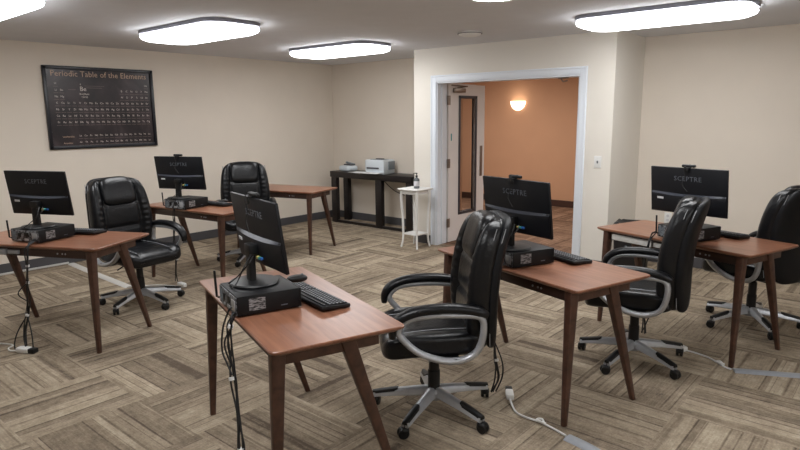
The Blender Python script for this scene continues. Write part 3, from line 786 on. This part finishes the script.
o = b.build('power_cord', M['cable'], pr); o.matrix_parent_inverse = (Matrix.Translation(pr.location) @ Matrix.Rotation(radians(6), 4, 'Z')).inverted()

# ------------------------------------------------------------------ white plant stand and bottle
st = thing('plant_stand', 'tall white plant stand with curved legs left of the doorway', 'plant stand', (-4.765, 5.83, 0), radians(0))
SH = .745
b = MB(); b.ring_loft([[(x, y, z) for x, y in rrect(s_, s_, .02)] for s_, z in ((.30, SH-.022), (.325, SH-.016), (.33, SH-.008), (.32, SH))]); b.build('top', M['white'], st)
b = MB()
for a in range(4):
    R = Matrix.Rotation(a*pi/2, 3, 'Z'); b.box(R @ V((0, .115, SH-.045)), (.22, .016, .05) if a % 2 == 0 else (.016, .22, .05), bev=.002)
b.build('apron', M['white'], st)
for sx in (-1, 1):
    for sy in (-1, 1):
        d = V((sx, sy, 0))/sqrt(2)
        P = [d*r+V((0, 0, z)) for r, z in ((.168, SH-.022), (.178, SH-.08), (.172, SH-.2), (.160, .4), (.155, .2), (.160, .09), (.178, .012), (.184, 0))]
        b = MB(); pts = spline(P, 5); n = len(pts); b.tube(pts, .016, 10, radii=[1.15-.45*k/n for k in range(n)]); b.build('leg', M['white'], st)
b = MB(); b.ring_loft([[(x, y, z) for x, y in rrect(.225, .225, .01)] for z in (.165, .18)]); b.build('shelf', M['white'], st)
bt = thing('pump_bottle', 'grey pump bottle with black top standing on the white stand', 'bottle', (-4.735, 5.82, SH))
b = MB(); b.lathe([(0, .0), (.034, .0), (.036, .006), (.036, .105), (.03, .12), (.014, .13), (.013, .14), (0, .14)], 24); b.build('bottle_body', M['bottle'], bt)
b = MB(); b.lathe([(.0362, .03), (.0366, .031), (.0366, .09), (.0362, .091)], 24); b.build('label_band', M['label'], bt)
b = MB(); b.lathe([(0, .14), (.015, .14), (.015, .16), (.005, .162), (.005, .18), (.011, .181), (.011, .19), (0, .191)], 16); b.tube([(0, 0, .187), (-.03, -.015, .186), (-.038, -.018, .178)], .005, 8); b.build('pump', M['black'], bt)

# ------------------------------------------------------------------ switch, outlet, bin
sw = thing('light_switch', 'white light switch on the wall right of the doorway', 'light switch', (-2.535, PY, 1.147))
b = MB(); b.box((0, -.004, 0), (.078, .008, .122), bev=.003); b.build('plate', M['white'], sw)
b = MB(); b.box((0, -.01, 0), (.012, .012, .026), rot=Matrix.Rotation(.3, 3, 'X'), bev=.002); b.build('toggle', M['letter'], sw)
ot = thing('power_outlet', 'white wall outlet low on the alcove wall behind the right desk', 'outlet', (-2.045, YB, .51))
b = MB(); b.box((0, -.004, 0), (.075, .008, .118), bev=.003); b.build('plate', M['white'], ot)
for z in (-.024, .024):
    b = MB(); b.lathe([(0, 0), (.016, 0), (.015, .003), (0, .003)], 16, (0, -.008, z), Matrix.Rotation(pi/2, 3, 'X')); b.build('socket', M['label'], ot)
bn = thing('waste_bin', 'black bag-lined waste bin on the floor behind the right desk, by the wall corner', 'waste bin', (-2.10, 5.95, 0), radians(8))
b = MB(); b.ring_loft([[(x, y, z) for x, y in rrect(w, d, .05, 4)] for w, d, z in ((.26, .22, 0), (.28, .24, .02), (.32, .28, .53), (.31, .27, .535), (.28, .24, .53))]); b.build('bin_body', M['bin'], bn)
b = MB(); rr = random.Random(3)
rings = []
for w, d, z in ((.328, .288, .44), (.335, .295, .50), (.342, .30, .552), (.31, .27, .585), (.26, .21, .58), (.18, .14, .55)):
    rings.append([(x*(1+.02*rr.uniform(-1, 1)), y*(1+.02*rr.uniform(-1, 1)), z+.008*rr.uniform(-1, 1)) for x, y in rrect(w, d, .06, 4)])
b.ring_loft(rings, cap=True); b.build('bin_liner', M['bin'], bn)
b = MB(); b.lathe([(0, 0), (.012, 0), (.011, .004), (0, .004)], 14, (-.02, -.152, .36), Matrix.Rotation(pi/2+.08, 3, 'X')); b.build('badge', M['printer_grey'], bn)

# ------------------------------------------------------------------ cables
def on_desk(k, u, v, z):
    x, y, r, _ = DESK[k]; return V((x+u*cos(r)-v*sin(r), y+u*sin(r)+v*cos(r), z))
def bundle(name, label, pts, ncab=4, spread=.012, ties=(), extra=()):
    t = thing(name, label, 'cables', tuple(pts[-1]))
    o0 = V(pts[-1])
    rr = random.Random(len(label))
    for i in range(ncab):
        off = [V((rr.uniform(-1, 1), rr.uniform(-1, 1), rr.uniform(-.4, .4)))*spread for _ in pts]
        off[-1].z = abs(off[-1].z)
        P = [V(p)-o0+q for p, q in zip(pts, off)]
        P = spline(P, 7)
        for p in P: p.z = max(p.z, .004-o0.z)
        b = MB(); b.tube(P, .0044, 6); b.build('cable', M['cable'], t)
    for q in extra:
        b = MB(); P = spline([V(p)-o0 for p in q], 7); b.tube(P, .0044, 6); b.build('cable', M['cable'], t)
    for i in ties:
        c = V(pts[i])-o0; d = (V(pts[min(i+1, len(pts)-1)])-V(pts[i-1])).normalized()
        b = MB(); b.tube([c-d*.007, c+d*.007], .013, 10); b.build('cable_tie', M['tie'], t)
    return t
exec_pts = None
A = lambda u, v, z: on_desk('A', u-.19, v, z)
bundle('cable_bundle', 'black cable bundle hanging from the nearest desk to the carpet',
       [A(-.0, .305, .80), A(-.01, .32, .785), A(-.0, .335, .745), A(.01, .35, .66), A(-.03, .35, .52), A(-.085, .35, .38), A(-.13, .355, .24), A(-.09, .36, .14), A(-.13, .36, .04), A(-.2, .42, .008)], 5, .013, ties=(2, 4, 6, 7),
       extra=([A(.05, .31, .81), A(.05, .325, .80), A(.07, .35, .72), A(.07, .36, .62), A(.0, .355, .57), A(-.04, .35, .54)],))
D = lambda u, v, z: on_desk('D', u-.17, v, z)
bundle('cable_bundle', 'black cable bundle hanging from the leftmost desk to its white adapter',
       [D(.10, .24, .79), D(.10, .285, .78), D(.10, .325, .74), D(.105, .33, .62), D(.115, .335, .50), D(.14, .33, .38), D(.155, .335, .26), D(.18, .35, .13), D(.17, .37, .03)], 5, .014, ties=(3, 4, 6),
       extra=([D(.115, .335, .5), D(.19, .34, .44), D(.2, .34, .40), D(.13, .335, .36)], [D(.155, .335, .26), D(.24, .36, .12), D(.25, .38, .02), D(.17, .39, .01)], [D(.155, .335, .26), D(.11, .36, .14), D(.10, .37, .03)]))
pw = thing('power_adapter', 'white power adapter on the carpet under the leftmost desk', 'power adapter', tuple(D(.165, .385, 0)), DESK['D'][2])
b = MB(); b.pillow((0, 0, .02), (.11, .06, .038), p=5, n=4); b.build('adapter_body', M['white'], pw)
b = MB(); b.box((-.075, 0, .02), (.05, .05, .034), bev=.006); b.build('plug', M['black'], pw)
b = MB(); b.tube(spline([D(.205, .39, .012), D(.27, .40, .008), D(.33, .36, .006), D(.36, .30, .006), D(.55, .30, .006), D(.9, .34, .006)], 8), .0055, 8)
o = b.build('cord', M['white'], pw); o.matrix_parent_inverse = (Matrix.Translation(D(.165, .385, 0)) @ Matrix.Rotation(DESK['D'][2], 4, 'Z')).inverted()
B = lambda u, v, z: on_desk('B', u-.09, v, z)
bundle('cable_bundle', 'black cable bundle hanging from the centre desk behind the foreground chair',
       [B(.06, .26, .79), B(.05, .29, .78), B(.05, .33, .73), B(.06, .335, .6), B(.05, .34, .45), B(.06, .34, .34), B(.02, .345, .22), B(.0, .36, .12), B(.02, .38, .03)], 4, .015, ties=(6,),
       extra=([B(.06, .34, .34), B(-.03, .35, .24), B(-.05, .36, .15), B(-.02, .38, .05)],))
F = lambda u, v, z: on_desk('F', u, v, z)
bundle('cable_bundle', 'black cable bundle hanging from the right desk behind a chair',
       [F(.10, .25, .79), F(.10, .28, .78), F(.10, .32, .72), F(.11, .325, .55), F(.10, .33, .40), F(.12, .33, .28), F(.09, .335, .16), F(.08, .34, .05)], 4, .015, ties=(5,),
       extra=([F(.10, .33, .3), F(.05, .33, .22), F(.07, .34, .12), F(.1, .34, .05)],))
Cc = lambda u, v, z: on_desk('C', u, v, z)
bundle('cable_bundle', 'black cable bundle hanging behind the leftmost armchair from its neighbouring desk',
       [Cc(.05, .315, .79), Cc(.06, .318, .78), Cc(.07, .32, .72), Cc(.08, .325, .55), Cc(.08, .33, .40), Cc(.06, .33, .26), Cc(.09, .335, .14), Cc(.08, .34, .03)], 3, .014, ties=(5,))
# white leads across the carpet, with plugs, and grey floor cord covers
def lead(name, label, pts, plug, pdir):
    t = thing(name, label, 'cord', tuple(pts[0])); o0 = V(pts[0])
    b = MB(); b.tube(spline([V(p)-o0 for p in pts], 8), .0058, 8); b.build('cable', M['white'], t)
    b = MB(); b.box(V((plug[0], plug[1], .02))-V((o0.x, o0.y, o0.z)), (.085, .045, .036), rot=Matrix.Rotation(pdir, 3, 'Z'), bev=.009); b.build('socket_end', M['white'], t)
    b = MB(); b.box(V((plug[0], plug[1], .02))-V((o0.x, o0.y, o0.z))+V((cos(pdir), sin(pdir), 0))*.06, (.05, .04, .032), rot=Matrix.Rotation(pdir, 3, 'Z'), bev=.006); b.build('plug', M['black'], t)
    mid = spline([V(p)-o0 for p in pts], 8); c = mid[len(mid)*3//5]
    b = MB(); b.tube(spline([c+V((.03, -.012, .004)), c+V((.0, .016, .012)), c+V((-.03, .012, .004)), c+V((-.0, -.014, .014)), c+V((.03, .0, .004))], 5), .005, 6); b.build('tied_loop', M['white'], t)
    return t
lead('extension_lead', 'white extension lead on the carpet beside the foreground chair', [(-1.66, 2.885, .016), (-1.57, 2.79, .007), (-1.50, 2.765, .007), (-1.40, 2.765, .007), (-1.30, 2.742, .007), (-1.235, 2.722, .007)], (-1.685, 2.925), radians(125))
lead('extension_lead', 'white extension lead on the carpet in front of the right desk', [(-1.10, 4.30, .016), (-1.03, 4.31, .007), (-.95, 4.28, .007), (-.87, 4.215, .007), (-.83, 4.18, .007), (-.79, 4.165, .007)], (-1.14, 4.32), radians(150))
def floor_cover(name, label, pts, w, mat):
    b = MB(); P = spline(pts, 8) if len(pts) > 2 else [V(p) for p in pts]; rings = []
    for i, p in enumerate(P):
        t = (P[min(i+1, len(P)-1)]-P[max(i-1, 0)]).normalized(); n = V((-t.y, t.x, 0))
        rings.append([p+n*a*w+V((0, 0, z)) for a, z in ((-.5, .001), (-.42, .006), (-.2, .014), (.2, .014), (.42, .006), (.5, .001))])
    b.ring_loft(rings); return tag(b.build(name, mat, angle=50), label, 'cord cover')
floor_cover('cord_cover', 'grey cord cover on the carpet at the bottom right of centre', [(-1.225, 2.72, 0), (-1.12, 2.70, 0), (-1.0, 2.66, 0), (-.85, 2.58, 0), (-.6, 2.42, 0)], .075, M['cover'])
floor_cover('cord_cover', 'straight grey cord cover on the carpet at the right edge', [(-.775, 4.165, 0), (-.60, 4.255, 0), (-.2, 4.46, 0), (.5, 4.82, 0)], .075, M['cover'])
floor_cover('cord_cover', 'pale cord cover running from the left wall under the leftmost armchair', [(-7.24, 2.66, 0), (-6.7, 2.64, 0), (-6.2, 2.63, 0), (-5.75, 2.62, 0)], .085, M['cover_light'])
b = MB(); b.box((XL+.025, 1.55, .01), (.022, 2.2, .02), bev=.004)
tag(b.build('cord_raceway', M['cover_light']), 'pale cord raceway along the foot of the left wall', 'cord cover')
b = MB(); b.tube(spline([(-5.70, 2.68, .008), (-5.62, 2.80, .008), (-5.50, 2.88, .008), (-5.40, 2.93, .008)], 8), .0055, 8); b.pillow((-5.36, 2.95, .025), (.12, .055, .048), p=4, n=4)
tag(b.build('extension_lead', M['white']), 'white extension lead on the carpet under the leftmost armchair', 'cord')

# ------------------------------------------------------------------ lamps in the hallway, world, camera
def area(name, loc, size, energy, col, rot=(0, 0, 0)):
    l = bpy.data.lights.new(name, 'AREA'); l.shape = 'RECTANGLE'; l.size, l.size_y = size; l.energy = energy; l.color = col
    o = bpy.data.objects.new(name, l); C.objects.link(o); o.location = loc; o.rotation_euler = rot; return o
area('hall_lamp', (-5.6, 8.2, 2.40), (1.2, .5), 54, (1., .94, .86))
area('hall_lamp', (-2.4, 8.2, 2.40), (1.2, .5), 38, (1., .95, .88))
pl = bpy.data.lights.new('sconce_bulb', 'POINT'); pl.energy = 1.1; pl.color = (1, .85, .66); pl.shadow_soft_size = .06
po = bpy.data.objects.new('sconce_bulb', pl); C.objects.link(po); po.location = (-5.776, HY-.2, 1.95)
w = bpy.data.worlds.new('world'); scene.world = w; w.use_nodes = True
w.node_tree.nodes['Background'].inputs[0].default_value = (.8, .85, .9, 1); w.node_tree.nodes['Background'].inputs[1].default_value = .15
scene.view_settings.view_transform = 'Standard'
scene.view_settings.look = 'None'
scene.view_settings.exposure = 0.
fl, yaw, pitch, roll, ch = 606.4952, .7111, .1769, -.0087, 1.6242
f = V((-sin(yaw)*cos(pitch), cos(yaw)*cos(pitch), -sin(pitch))); r = V((cos(yaw), sin(yaw), 0)); u = r.cross(f)
r2 = r*cos(roll)+u*sin(roll); u2 = -r*sin(roll)+u*cos(roll)
cam = bpy.data.cameras.new('camera'); cam.sensor_width = 36; cam.lens = fl/800*36; cam.clip_start = .05
co = bpy.data.objects.new('camera', cam); C.objects.link(co)
co.matrix_world = Matrix(((r2.x, u2.x, -f.x, 0), (r2.y, u2.y, -f.y, 0), (r2.z, u2.z, -f.z, ch), (0, 0, 0, 1)))
scene.camera = co
